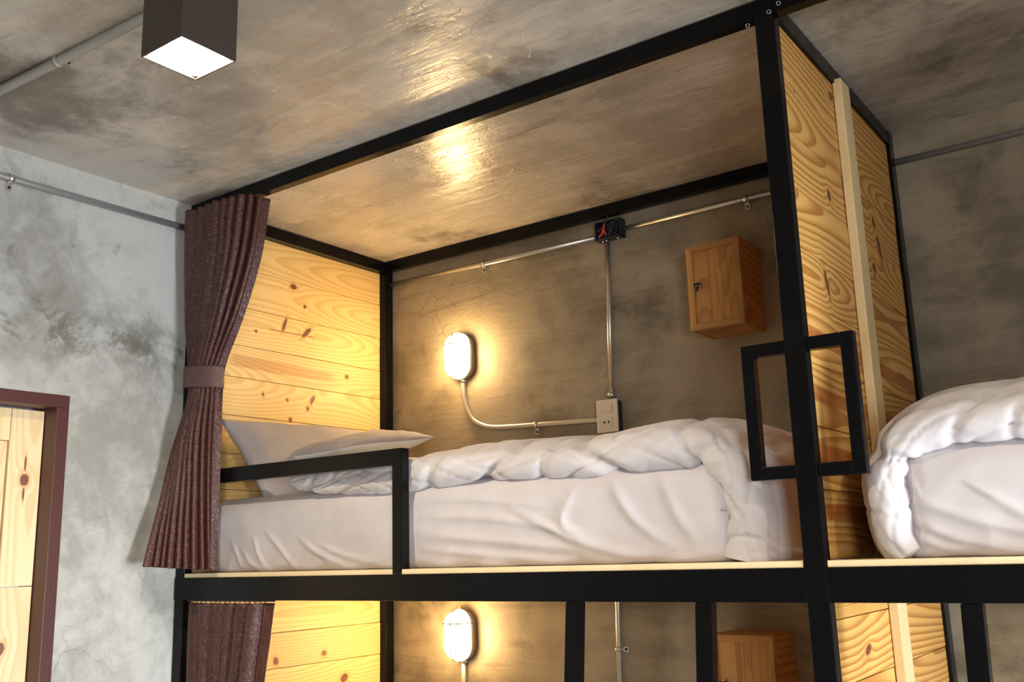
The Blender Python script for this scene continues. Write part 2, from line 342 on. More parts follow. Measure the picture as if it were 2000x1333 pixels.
# door in the left wall: maroon frame, pine leaf set back
d = bpy.data.objects.new('door_1', None); COL.objects.link(d); d.location = (-.06, -.8, 0); struct(d); d['label'] = 'pine door in a dark maroon frame in the left wall'
FW = 0.036
for (y0, y1) in ((DY1 - FW, DY1), (DY0, DY0 + FW)): box('door_jamb', (-.13, .012, y0, y1, 0, DZ - FW), M_MAROON, d, .002)
box('door_head', (-.13, .012, DY0, DY1, DZ - FW, DZ), M_MAROON, d, .002)
lx0, lx1 = -.085, -.052; zt_ = DZ - FW - .006
ys = DY1 - FW - .002
box('door_stile', (lx0, lx1, ys - .094, ys, 1.412, zt_), M_DOOR, d, .0015)
box('door_stile', (lx0, lx1, ys - .094, ys, .02, 1.410), M_DOOR, d, .0015)
box('door_stile', (lx0, lx1, DY0 + FW + .002, DY0 + FW + .096, .02, zt_), M_DOOR, d, .0015)
box('door_rail', (lx0, lx1, DY0 + FW + .098, ys - .0955, 1.812, zt_), M_LOCKS if False else M_BATTEN, d, .0015)
box('door_rail', (lx0, lx1, DY0 + FW + .098, ys - .0955, .02, .14), M_BATTEN, d, .0015)
yy = DY0 + FW + .098; n = 5; wd = (ys - .0955 - yy) / n
for i in range(n): box('door_plank', (lx0 + .004, lx1 - .008, yy + i * wd + .001, yy + (i + 1) * wd - .001, .141, 1.811), M_DOOR, d, .0015)

# ------------------------------------------------------------------ bunk frame
ZT = 2.640; HB = 0.043; W_ = 0.044; T_ = 0.030; D_ = 0.908; ZR0, ZR1 = 1.350, 1.4165; XP = 2.0; XE = 4.06
bunk = thing('bunk_bed', (0, 0, 0), 'black steel bunk bed frame with pine plank partitions filling the room', 'bunk bed')
BV = .0022
box('front_post', (0.002, W_, 0.001, T_, 0, ZT), M_BLACK, bunk, BV)
box('front_post', (XP, XP + W_, -.001, T_, 0, ZT), M_BLACK, bunk, BV)
box('front_post', (XE, XE + W_, 0, T_, 0, ZT), M_BLACK, bunk, BV)
box('rear_post', (0.002, W_, D_, YB - .0005, 0, ZT), M_BLACK, bunk, BV)
box('rear_post', (XP, XP + W_, D_, YB - .0005, 0, ZT), M_BLACK, bunk, BV)
for (a, b) in ((W_, XP), (XP + W_, XE)):
    box('top_beam', (a, b, 0.0, T_, ZT - HB, ZT), M_BLACK, bunk, BV)
    box('front_rail', (a if a > .1 else 0.002, b, -.002, T_ + .01, ZR0, ZR1), M_BLACK, bunk, BV)
    box('lower_rail', (a, b, 0, T_, .30, .366), M_BLACK, bunk, BV)
box('rail_joint', (XP, XP + W_, -.0028, T_, ZR0, ZR1), M_BLACK, bunk, BV)
box('rear_beam', (W_, XP, D_, D_ + .026, ZT - .040, ZT), M_BLACK, bunk, BV)
for (xa) in (0.002, XP):
    box('side_beam', (xa, xa + W_ - .002, T_, D_, ZT - HB, ZT), M_BLACK, bunk, BV)
    box('side_rail', (xa, xa + W_ - .002, T_, D_, ZR0, ZR1), M_BLACK, bunk, BV)
box('rear_rail', (W_, XE, D_, D_ + .026, ZR0, ZR1 - .01), M_BLACK, bunk, BV)
# deck boards lying on the rails
box('deck_board', (W_ + .002, XP - .002, .0015, .93, ZR1, ZR1 + .0125), M_DECK, bunk, .001)
box('deck_board', (XP + W_ + .002, XE - .002, .0015, .93, ZR1, ZR1 + .0125), M_DECK, bunk, .001)
# headboard planks (left) and partition planks (right), joints as in the photograph
def planks(name, x0, x1, y0, y1, zs, mat):
    for i in range(len(zs) - 1):
        jx = random.uniform(-.0008, .0008)
        box(name, (x0 + jx, x1 + jx, y0, y1, zs[i] + .0009, zs[i + 1] - .0009), mat, bunk, .0012)
HZ = [1.43, 1.560, 1.695, 1.815, 1.945, 2.077, 2.190, 2.325, 2.464, ZT - HB]
planks('headboard_plank', .002, .0135, T_ + .001, D_ - .001, HZ, M_HEAD)
planks('headboard_plank', .002, .0135, T_ + .001, D_ - .001, [.60, .73, .85, .98, 1.105, 1.221, ZR0], M_HEAD)
PZ = [1.43, 1.567, 1.696, 1.828, 1.959, 2.079, 2.212, 2.345, 2.470, ZT - HB]
planks('partition_plank', XP + .004, XP + .034, T_ + .001, D_ - .001, PZ, M_PART)
planks('partition_plank', XP + .004, XP + .034, T_ + .001, D_ - .001, [.60, .71, .82, .94, 1.065, 1.189, 1.314, ZR0], M_PART)
planks('partition_plank', XE + .004, XE + .034, T_ + .001, D_ - .001, PZ, M_PART)
planks('partition_plank', XE + .004, XE + .034, T_ + .001, D_ - .001, [.60, .71, .82, .94, 1.065, 1.189, 1.314, ZR0], M_PART)
box('rear_post', (XE, XE + W_, D_, D_ + .026, 0, ZT), M_BLACK, bunk, BV)
for (z0, z1) in ((1.43, ZT - HB + .01), (.5, ZR0)):
    box('batten', (XP + .0355, XP + .058, .418, .487, z0, z1), M_BATTEN, bunk, .003)
# guard rail at the head end, welded to the rail
box('guard_rail', (W_, .9145, .002, .030, 1.6975, 1.7415), M_BLACK, bunk, BV)
box('guard_post', (.914, .948, .001, .031, ZR1, 1.7415), M_BLACK, bunk, BV)
# two welded grab handles on the centre post
def handle(x0, x1, side):
    z0, z1, w = 1.590, 1.871, .0265
    if side < 0:
        box('grab_handle', (x0, x0 + w, .002, .026, z0, z1), M_BLACK, bunk, BV); a, b = x0 + w, x1
    else:
        box('grab_handle', (x1 - w, x1, .002, .026, z0, z1), M_BLACK, bunk, BV); a, b = x0, x1 - w
    box('grab_handle', (a, b, .002, .026, z1 - w, z1), M_BLACK, bunk, BV); box('grab_handle', (a, b, .002, .026, z0, z0 + w), M_BLACK, bunk, BV)
handle(1.905, XP, -1); handle(XP + W_, 2.139, 1)
# screw eyes at the top of the centre post
for (x, z) in ((1.985, 2.585), (2.035, 2.600), (2.058, 2.612)):
    pts = [(x + .0045 * math.cos(t), -.003, z + .0045 * math.sin(t)) for t in np.linspace(0, 2 * PI, 13)]
    tube('screw_eye', pts, .0010, M_CHROME, bunk, 6)

# ladders leaning out from under the rail
def ladder(xa, xb, label):
    t = thing('ladder', ((xa + xb) / 2, -.15, 0), label, 'ladder', 'ladders below the rail')
    slope = -.115
    for x in (xa, xb):
        V = []
        for z in (0.0, ZR0):
            y = (ZR0 - z) * slope
            V += [(x, y, z), (x + .036, y, z), (x + .036, y + .030, z), (x, y + .030, z)]
        bm = bmesh.new(); vs = [bm.verts.new(v) for v in V]
        for q in ((0, 1, 5, 4), (1, 2, 6, 5), (2, 3, 7, 6), (3, 0, 4, 7), (0, 3, 2, 1), (4, 5, 6, 7)): bm.faces.new([vs[i] for i in q])
        bmesh.ops.recalc_face_normals(bm, faces=bm.faces)
        bmesh.ops.bevel(bm, geom=bm.edges[:], offset=BV, segments=2, affect='EDGES')
        link('stile', finish(bm), M_BLACK, t)
    for z in (.25, .52, .79):
        y = (ZR0 - z) * slope; box('rung', (xa + .036, xb, y + .003, y + .027, z, z + .025), M_BLACK, t, BV)
ladder(1.443, 1.762, 'black steel ladder standing below the bed with the grab handles, between curtain and locker')
ladder(2.276, 2.60, 'black steel ladder stile at the right edge, below the bed at right')

# ------------------------------------------------------------------ mattresses
def mattress(name, x0, x1, y0, y1, z0, z1, label, seed, folds):
    r = .055; nx = 420; V = []; FD = [(np.array(catmull(p_, 200)), w_, a_) for (p_, w_, a_) in folds]
    # profile loop (y, z), dense on the front face
    prof = []
    def arc(cy, cz, a0, a1, n, rr): return [(cy + rr * math.cos(a0 + (a1 - a0) * i / n), cz + rr * math.sin(a0 + (a1 - a0) * i / n)) for i in range(n)]
    rb = .018
    prof += [(y0, z0 + rb + (z1 - r - z0 - rb) * i / 30) for i in range(30)]
    prof += arc(y0 + r, z1 - r, PI, PI / 2, 10, r)
    prof += [(y0 + r + (y1 - y0 - 2 * r) * i / 16, z1) for i in range(16)]
    prof += arc(y1 - r, z1 - r, PI / 2, 0, 6, r)
    prof += [(y1, z1 - r - (z1 - r - z0 - rb) * i / 6) for i in range(6)]
    prof += arc(y1 - rb, z0 + rb, 0, -PI / 2, 4, rb)
    prof += [(y1 - rb - (y1 - y0 - 2 * rb) * i / 6, z0) for i in range(6)]
    prof += arc(y0 + rb, z0 + rb, -PI / 2, -PI, 4, rb)
    n = len(prof); cy, cz = (y0 + y1) / 2, (z0 + z1) / 2; re = .06
    for i in range(nx):
        t = i / (nx - 1); x = x0 + (x1 - x0) * t
        e = min(x - x0, x1 - x); k = 0.0
        if e < re: k = re - math.sqrt(max(0, re * re - (re - e) ** 2))
        for (y, z) in prof:
            h = (z - z0) / (z1 - z0)
            fr = 1 if y < y0 + r else .35
            # soft sheet: belly, diagonal pulled wrinkles towards the lower edge, fine ripple
            b = .010 * math.sin(PI * min(1, max(0, h))) * fr
            u = x * 1.0 + (1 - h) * .10
            wr = .009 * max(0, 1 - abs(mnoise.noise(Vector((u * 7 + seed, h * 1.1, seed)))) * 4) * (1 - sstep(h, .05, .40)) * .55
            for (A_, wd_, am_) in FD:
                if x < A_[:, 0].min() - .06 or x > A_[:, 0].max() + .06: continue
                d2 = (A_[:, 0] - x) ** 2 + ((A_[:, 1] - h) * .225) ** 2; m_ = int(d2.argmin())
                wr += am_ * math.exp(-d2[m_] / (wd_ * wd_) * 1.5) * math.sin(PI * (.06 + .88 * m_ / (len(A_) - 1)))
            wr += .005 * fbm(x * 4 + seed, h * 1.8, seed, 3)
            pk = (1 - sstep(h, 0, .10)) * .006 * math.sin(x * 37 + seed)
            yy = y + (k if y < cy else -k); zz = z - (k * .6 if z > cz else 0)
            if y < cy: yy -= (b + wr * fr + pk * fr)
            V.append((x, yy, max(z0, zz)))
    me = grid_mesh(V, n, nx, True, True)
    o = link(name, me, M_SHEET, None, True)
    return tag(o, label, 'mattress')
ZD = ZR1 + .0125
FOLD_L = [([(.972, .58), (1.2, .52), (1.50, .30)], .012, .007), ([(.972, .78), (1.15, .74), (1.36, .62)], .010, .006), ([(.972, .38), (1.2, .28), (1.62, .06)], .014, .008), ([(.972, .22), (1.15, .14), (1.42, .03)], .010, .007),
  ([(1.26, .62), (1.36, .42), (1.46, .22), (1.64, .05)], .012, .010), ([(1.44, .74), (1.41, .45), (1.47, .25), (1.58, .08)], .014, .009), ([(1.54, .85), (1.60, .45), (1.70, .12)], .016, .008), ([(1.67, .85), (1.71, .45), (1.76, .15)], .018, .006),
  ([(.30, .45), (.33, .2), (.36, .03)], .008, .007), ([(.36, .5), (.43, .25), (.49, .02)], .009, .007), ([(.50, .42), (.58, .22), (.68, .05)], .010, .008), ([(.58, .34), (.68, .18), (.80, .08)], .010, .007), ([(.20, .4), (.23, .2), (.25, .04)], .008, .006), ([(.25, .3), (.29, .12), (.33, .02)], .007, .006)]
FOLD_R = [([(2.20, .50), (2.34, .26), (2.58, .03)], .013, .009), ([(2.195, .34), (2.28, .15), (2.42, .03)], .010, .008), ([(2.195, .2), (2.25, .08), (2.32, .02)], .008, .007), ([(2.33, .55), (2.40, .3), (2.50, .08)], .014, .006), ([(2.30, .62), (2.355, .45)], .005, .004), ([(2.2, .75), (2.22, .5)], .006, .005), ([(2.44, .4), (2.6, .25), (2.8, .02)], .02, .008)]
mattress('mattress', .060, 1.835, .064, .90, ZD, 1.655, 'mattress in a grey fitted sheet on the left bed, under folded duvet', 1.0, FOLD_L)
mattress('mattress', 2.175, 3.98, .052, .90, ZD, 1.650, 'mattress in a grey fitted sheet on the right bed, cut by the frame', 8.0, FOLD_R)

# ------------------------------------------------------------------ duvets
def duvet_mesh(path, thick, y0, y1, seed, pinches, puff=0.04, n=330, tapers=(1, 1), wr=1.0):
    P = catmull(path, n); T = np.interp(np.linspace(0, 1, n), np.linspace(0, 1, len(thick)), thick)
    m1, m2 = 26, 26; V = []; s = 0
    for i in range(n):
        p = P[i]; tg = P[min(i + 1, n - 1)] - P[max(i - 1, 0)]; tg = tg / np.linalg.norm(tg); nr = np.array([-tg[1], tg[0]])
        if i: s += np.linalg.norm(P[i] - P[i - 1])
        th = T[i] / 2
        e = min(i if tapers[0] else n, n - 1 - i if tapers[1] else n) / (n - 1) * 14
        th *= math.sqrt(max(0.02, 1 - (1 - min(1, e)) ** 2))
        loop = []
        for j in range(m1):                       # rounded front edge, from below to above
            a = -PI / 2 - PI * j / (m1 - 1); loop.append((y0 + th + th * math.cos(a), th * math.sin(a), 1.0))
        for j in range(1, m2 + 1):                # top, front to back
            y = y0 + th + (y1 - y0 - 2 * th) * j / (m2 + 1); q = (y - y0) / (y1 - y0)
            loop.append((y, th + puff * math.sin(PI * min(1, q * 1.15)) ** 1.0 * (1 if True else 0), .8))
        for j in range(8):
            a = PI / 2 - PI * j / 7; loop.append((y1 - th + th * math.cos(a), th * math.sin(a), .5))
        for j in range(1, 8):
            y = y1 - th - (y1 - y0 - 2 * th) * j / 8; loop.append((y, -th, 0))
        for (y, h, k) in loop:
            q = h / max(th, 1e-4)
            dz = 0
            for (ps, sl, wd_, dp) in pinches:
                dd = (s - ps - sl * q + .05 * mnoise.noise(Vector((y * 5, ps, seed)))) / wd_
                dz -= dp * math.exp(-dd * dd) * (1 if y < y0 + .25 else .5)
            dz += .009 * fbm(s * 3.2 + seed, y * 4, h * 5, 2) * wr
            c1 = max(0, 1 - abs(mnoise.noise(Vector((s * 4.2 - q * .55 + seed, y * 2.5, seed)))) * 7)
            c2 = max(0, 1 - abs(mnoise.noise(Vector((s * 8.5 + q * .8, y * 5 + seed, seed + 3)))) * 6)
            dz -= (.0070 * c1 * c1 + .0050 * c2 * c2) * wr
            c3 = max(0, 1 - abs(mnoise.noise(Vector((s * 17 - q * 1.3, y * 9, seed + 7)))) * 5); dz -= .002 * c3 * wr
            rl = math.hypot(h, max(0, y0 + th - y)) or 1
            ny = -(max(0, y0 + th - y)) / rl; nh = h / rl
            if k == 0: nh = -.15; ny = 0
            yy = y + ny * dz * k; hh = h + nh * dz * k
            V.append((p[0] + nr[0] * hh, yy, p[1] + nr[1] * hh))
    return grid_mesh(V, len(loop), n, True, True)

dv = thing('duvet', (1.2, .4, 1.66), 'grey quilted duvet spread over the left bed and hanging over its foot end', 'duvet')
me = duvet_mesh([(.565, 1.655), (.70, 1.668), (.85, 1.668), (1.05, 1.680), (1.30, 1.678), (1.50, 1.672), (1.66, 1.684), (1.765, 1.672), (1.84, 1.622), (1.868, 1.54), (1.866, 1.48), (1.856, 1.431)],
     [.045, .06, .085, .095, .092, .09, .09, .088, .095, .105, .112, .118], .042, .86, 2.0,
     [(.42, .03, .018, .010), (.63, .05, .022, .018), (.78, .02, .014, .010), (.93, -.05, .022, .020), (1.18, -.03, .012, .010), (1.235, .02, .02, .012), (1.46, .0, .006, .004)], puff=.045, tapers=(1, 0))
link('cover', me, M_DUVET, dv, True)
me = duvet_mesh([(.470, 1.686), (.56, 1.684), (.66, 1.690), (.76, 1.700), (.88, 1.700), (1.00, 1.69)], [.052, .052, .05, .045, .04, .03], .044, .80, 5.0, [(.10, .02, .012, .008), (.19, .02, .012, .008), (.30, -.03, .014, .01)], puff=.02, n=140, wr=.55)
link('folded_flap', me, M_DUVET, dv, True)

dv2 = thing('duvet', (3.0, .4, 1.66), 'grey quilted duvet over the right bed, curling down its near end', 'duvet')
me = duvet_mesh([(2.190, 1.436), (2.168, 1.47), (2.161, 1.53), (2.162, 1.59), (2.195, 1.640), (2.27, 1.672), (2.45, 1.676), (2.8, 1.68), (3.3, 1.68), (3.8, 1.67)],
     [.045, .066, .074, .072, .075, .085, .085, .085, .085, .085], .022, .86, 11.0, [(.085, .0, .006, .004), (.20, -.01, .014, .016), (.36, .03, .014, .006), (.46, .02, .010, .005), (.62, .03, .02, .010)], puff=.07, tapers=(0, 1), wr=.55)
link('cover', me, M_DUVET, dv2, True)

# ------------------------------------------------------------------ pillows
def pillow_mesh(a, b, t, seed, flange=0.0):
    n = 44; V = []; idx = {}
    def pt(i, j, sgn):
        u = i / (n - 1) * 2 - 1; v = j / (n - 1) * 2 - 1
        pin = 1 - .10 * (1 - abs(u) ** 2.5) * abs(v) ** 3; piu = 1 - .08 * (1 - abs(v) ** 2.5) * abs(u) ** 3
        x = a * u * piu; y = b * v * pin
        prof = ((1 - abs(u) ** 3.2) * (1 - abs(v) ** 3.2)); h = t * max(0, prof) ** .55
        h += .006 * fbm(u * 2 + seed, v * 2, seed) * min(1, prof * 3) + .008 * max(0, ridge(u * 2.2 + v + seed, v * 1.2, seed) - .5) * min(1, prof * 3)
        return (x, y, sgn * h + .010 * math.sin(u * 2 + seed) * v)
    faces = []
    for s_ in (1, -1):
        base = len(V)
        for j in range(n):
            for i in range(n): V.append(pt(i, j, s_))
        for j in range(n - 1):
            for i in range(n - 1):
                q = [base + j * n + i, base + j * n + i + 1, base + (j + 1) * n + i + 1, base + (j + 1) * n + i]
                faces.append(q if s_ > 0 else q[::-1])
    me = bpy.data.meshes.new('mesh'); me.from_pydata(V, [], faces)
    bm = bmesh.new(); bm.from_mesh(me); bmesh.ops.remove_doubles(bm, verts=bm.verts, dist=.0006); bmesh.ops.recalc_face_normals(bm, faces=bm.faces); bm.to_mesh(me); bm.free()
    return me
def place(o, loc, xa, ya):
    xa = Vector(xa).normalized(); ya = Vector(ya); ya = (ya - xa * ya.dot(xa)).normalized(); za = xa.cross(ya)
    m_ = Matrix((xa, ya, za)).transposed().to_4x4(); m_.translation = Vector(loc); o.matrix_world = m_
p1 = link('pillow', pillow_mesh(.36, .185, .055, 1.0), M_PILLOW, None, True)
place(p1, (.190, .445, 1.775), (0, 1, .0), (-.13, 0, .17)); tag(p1, 'grey pillow propped upright against the pine headboard', 'pillow')
p2 = thing('pillow', (.40, .52, 1.76), 'grey pillow with pale underside lying behind the guard rail', 'pillow')
me = pillow_mesh(.235, .14, .036, 6.0); me.materials.append(M_PILLOW); me.materials.append(M_PALE)
for f in me.polygons: f.use_smooth = True
o = bpy.data.objects.new('cushion', me); COL.objects.link(o)
for f in me.polygons: f.material_index = 1 if f.normal.z < -.05 else 0
place(o, (.325, .472, 1.836), (.02, .97, .20), (-.97, 0, .03))
mw = o.matrix_world.copy(); o.parent = p2; o.matrix_parent_inverse = Matrix.Translation(-Vector(p2.location))

# ------------------------------------------------------------------ curtains
def curtain_mesh(rows, n_pleat, nv=150, nu=300, hem=.86, seed=0):
    zs = [r[0] for r in rows][::-1]; V = []
    BND = [0, .155, .235, .315, .415, .495, .58, .675, .77, .86, 1.0001] if n_pleat == 9 else [0, .13, .20, .31, .38, .45, .52, .63, .84, 1.0001]
    for j in range(nv):
        t = j / (nv - 1); z = rows[0][0] + (rows[-1][0] - rows[0][0]) * t
        ctl = [tuple(np.interp(z, zs, [r[1][k][c] for r in rows][::-1]) for c in (0, 1)) for k in range(4)]
        amp = np.interp(z, zs, [r[2] for r in rows][::-1])
        # smooth the row tables
        P = catmull(ctl, nu)
        for i in range(nu):
            u = i / (nu - 1); p = P[i]; tg = P[min(i + 1, nu - 1)] - P[max(i - 1, 0)]; tg = tg / (np.linalg.norm(tg) + 1e-9)
            nr = np.array([tg[1], -tg[0]])
            uw = min(1, max(0, u + .012 * mnoise.noise(Vector((u * 6, z * 1.3 + seed, seed))) * math.sin(PI * u)))
            g = max(k_ for k_ in range(len(BND) - 1) if BND[k_] <= uw); wdt = BND[g + 1] - BND[g]; tq = (uw - BND[g]) / wdt
            f = math.sin(PI * min(1, max(0, tq))) ** .45
            hemf = 1 - sstep(u, BND[-2] - .004, BND[-2] + .02)
            a = 1.45 * amp * math.sqrt(wdt / .09) * (.85 + .3 * mnoise.noise(Vector((g * 3.7, seed, .5)))) * hemf
            off = a * (f - .4) + .003 * fbm(u * 6, z * 5, seed, 2)
            zz = z + (rows[0][3] * (1 - u) if j == 0 else 0) + (1 - t) * 0 + sstep(t, .8, 1) * (.022 * (1 - u))
            V.append((p[0] + nr[0] * off, p[1] + nr[1] * off, zz))
    return grid_mesh(V, nu, nv)
def smoothrows(rows):      # densify the control table with a smooth spline in z
    z = np.array([r[0] for r in rows]); out = []
    A = [np.array([r[0]] + [c for p in r[1] for c in p] + [r[2]]) for r in rows]
    for v in catmull(A, 60): out.append((v[0], [(v[1 + 2 * k], v[2 + 2 * k]) for k in range(4)], max(.004, v[9]), 0))
    out.sort(key=lambda r: -r[0]); return out
cu = thing('curtain', (.12, -.03, 1.44), 'maroon leatherette curtain tied back at the left end of the upper bed', 'curtain')
rows = [(2.592, [(.030, -.032), (.190, -.044), (.320, -.022), (.352, .046)], .026),
        (2.40, [(.030, -.024), (.180, -.040), (.300, -.030), (.335, .030)], .026),
        (2.22, [(.032, -.014), (.150, -.036), (.250, -.036), (.285, .012)], .022),
        (2.09, [(.036, -.004), (.110, -.036), (.185, -.036), (.222, .004)], .010),
        (2.035, [(.038, .000), (.095, -.036), (.165, -.036), (.206, .001)], .008),
        (1.97, [(.040, .000), (.095, -.038), (.165, -.038), (.206, -.002)], .009),
        (1.82, [(.038, -.040), (.100, -.062), (.170, -.052), (.213, -.006)], .018),
        (1.64, [(.050, -.096), (.115, -.092), (.185, -.062), (.218, -.010)], .018),
        (1.434, [(.072, -.160), (.140, -.126), (.205, -.070), (.222, -.012)], .026)]
me = curtain_mesh(smoothrows(rows), 9, seed=1.0)
c = link('drape', me, M_CURT, cu, True); sm = c.modifiers.new('thickness', 'SOLIDIFY'); sm.thickness = .0025
# tieback: a flat band wrapped round the gathered cloth
V = []; nb = 40
for j, z in enumerate((2.072, 2.066, 2.010, 2.004)):
    for i in range(nb):
        a = 2 * PI * i / nb; cx, cy = .124, -.014
        ex = .086; ey = .036; q = .8
        x = cx + ex * math.copysign(abs(math.cos(a)) ** q, math.cos(a)); y = cy + ey * math.copysign(abs(math.sin(a)) ** q, math.sin(a))
        sh = .997 if j in (0, 3) else 1
        V.append((cx + (x - cx) * sh, cy + (y - cy) * sh, z - .10 * (x - .03) + .004))
tb = link('tieback', grid_mesh(V, nb, 4, True), M_TIE, cu, True); tb['label'] = 'lighter brown tieback band'
tb.modifiers.new('thickness', 'SOLIDIFY').thickness = .003

cu2 = thing('curtain', (.2, .02, .5), 'maroon leatherette curtain hanging below the rail at the left end of the lower bed', 'curtain')
rows = [(1.342, [(.058, .018), (.19, .006), (.36, .004), (.440, .022)], .022),
        (1.20, [(.056, .018), (.19, .006), (.34, .004), (.418, .020)], .022),
        (1.05, [(.060, .018), (.18, .006), (.31, .004), (.380, .018)], .020),
        (.85, [(.060, .012), (.14, -.01), (.22, -.01), (.26, .008)], .012),
        (.45, [(.050, -.02), (.14, -.04), (.24, -.03), (.28, .0)], .018)]
me = curtain_mesh(smoothrows(rows), 8, seed=4.0, nv=90)
c = link('drape', me, M_CURT, cu2, True); c.modifiers.new('thickness', 'SOLIDIFY').thickness = .0025
for i in range(16):
    x = .075 + i * .0225
    pts = [(x + .0035 * math.cos(t), .012, 1.3435 + .0045 * math.sin(t)) for t in np.linspace(0, 2 * PI, 9)]
    tube('curtain_hook', pts, .0012, M_BLACKPL, cu2, 5)
box('curtain_track', (.06, .45, .006, .016, 1.346, 1.3495), M_BLACKPL, cu2)

# ------------------------------------------------------------------ conduits, clamps, boxes
def clamp(at, axis, drop, parent, r=.0105, wall=(0, 1, 0)):
    """pipe clamp: a strap round the pipe with a screw tab; at = pipe centre, drop = direction of the tab along the wall, wall = direction to the wall"""
    at = Vector(at); ax = Vector(axis); dr = Vector(drop); wl = Vector(wall)
    V = []; n = 14
    for s_ in (-.007, .007):
        for i in range(n):
            a = 2 * PI * i / n; V.append(at + ax * s_ + dr * math.cos(a) * (r + .0018) + wl * math.sin(a) * (r + .0018))
    st = link('clamp', grid_mesh(V, n, 2, True), M_STEEL, parent, True); st.modifiers.new('t', 'SOLIDIFY').thickness = .0015
    c0 = at + dr * (r + .012) + wl * (r - .003)
    bm = bmesh.new()
    vs = []
    for a in (-.008, .008):
        for b in (-.014, .011):
            for e in (-.0015, .0015): vs.append(bm.verts.new(c0 + ax * a + dr * b + wl * e))
    for q in ((0, 1, 3, 2), (4, 6, 7, 5), (0, 4, 5, 1), (2, 3, 7, 6), (0, 2, 6, 4), (1, 5, 7, 3)): bm.faces.new([vs[i] for i in q])
    link('clamp_tab', finish(bm), M_STEEL, parent)
    c1 = at + dr * (r + .014) + wl * (r - .003)
    tube('screw', [c1 - wl * .0015, c1 - wl * .004], .0042, M_BLACKPL, parent, 10)
PR = .0095; PY = YB - PR - .001
t = thing('conduit_pipe', (.5, PY, 2.545), 'galvanised conduit along the top of the back wall, left of the junction box', 'pipe', 'conduits')
tube('pipe', [(.0445, PY, 2.552), (.5, PY, 2.545), (1.045, PY, 2.540)], PR, M_STEEL, t); clamp((.520, PY, 2.546), (1, 0, 0), (0, 0, -1), t)
t = thing('conduit_pipe', (1.6, PY, 2.55), 'galvanised conduit between the junction box and the centre post, above the upper locker', 'pipe', 'conduits')
tube('pipe', [(1.128, PY, 2.549), (1.6, PY, 2.549), (1.9995, PY, 2.549)], PR, M_STEEL, t); clamp((1.584, PY, 2.549), (1, 0, 0), (0, 0, -1), t)
t = thing('conduit_pipe', (3.0, PY, 2.55), 'grey conduit along the back wall to the right of the wooden partition', 'pipe', 'conduits')
tube('pipe', [(2.0445, PY, 2.549), (3.0, PY, 2.550), (4.055, PY, 2.551)], PR, M_STEELD, t)
t = thing('conduit_pipe', (1.06, PY, 2.2), 'vertical galvanised conduit from junction box down to the switch plate', 'pipe', 'conduits')
tube('pipe', [(1.068, PY, 2.530), (1.052, PY, 1.975)], PR, M_STEEL, t)
tube('coupling', [(1.0523, PY, 1.985), (1.0518, PY, 1.966)], PR + .0035, M_STEEL, t); tube('coupling_screw', [(1.047, PY - .006, 1.976), (1.036, PY - .012, 1.976)], .003, M_CHROME, t, 8)
t = thing('conduit_pipe', (1.04, PY, 1.2), 'vertical galvanised conduit below the switch plate, running down behind the lower bed', 'pipe', 'conduits')
tube('pipe', [(1.050, PY, 1.846), (1.036, PY, 1.30), (1.020, PY, .75)], PR, M_STEEL, t); clamp((1.030, PY, 1.149), (0, 0, 1), (1, 0, 0), t)
t = thing('conduit_pipe', (.6, PY, 1.9), 'curved galvanised conduit from upper wall lamp to the switch plate', 'pipe', 'conduits')
pts = [(.412, PY, 2.105), (.412, PY, 2.06), (.418, PY, 2.025), (.434, PY, 1.985), (.462, PY, 1.948), (.505, PY, 1.926), (.55, PY, 1.915), (.64, PY, 1.909), (.80, PY, 1.903), (1.012, PY, 1.894)]
tube('pipe', [tuple(v) for v in catmull(pts, 60)], PR, M_STEEL, t); clamp((.738, PY, 1.905), (1, 0, 0), (0, 0, -1), t)
t = thing('conduit_pipe', (.38, PY, 1.0), 'galvanised conduit rising to the lower wall lamp', 'pipe', 'conduits')
tube('pipe', [(.390, PY, 1.09), (.388, PY, 1.0), (.385, PY, .8)], PR, M_STEEL, t)
t = thing('conduit_pipe', (.012, -.6, 2.55), 'dull grey conduit along the left wall under the ceiling', 'pipe', 'conduits')
tube('pipe', [(.0115, -4.0, 2.546), (.0115, -.6, 2.549), (.0115, -.008, 2.553)], .0105, M_STEELD, t); clamp((.0115, -.610, 2.549), (0, 1, 0), (0, 0, -1), t, .0115, (-1, 0, 0))
t = thing('conduit_pipe', (.5, -.8, 2.63), 'thick grey conduit across the ceiling leading to the square downlight', 'pipe', 'conduits')
tube('pipe', [(.004, -.835, 2.631), (.343, -.822, 2.631), (.593, -.810, 2.631), (1.066, -.790, 2.631)], .0115, M_CEILPIPE, t); clamp((.600, -.810, 2.631), (1, 0, 0), (0, 1, 0), t, .012, (0, 0, 1))

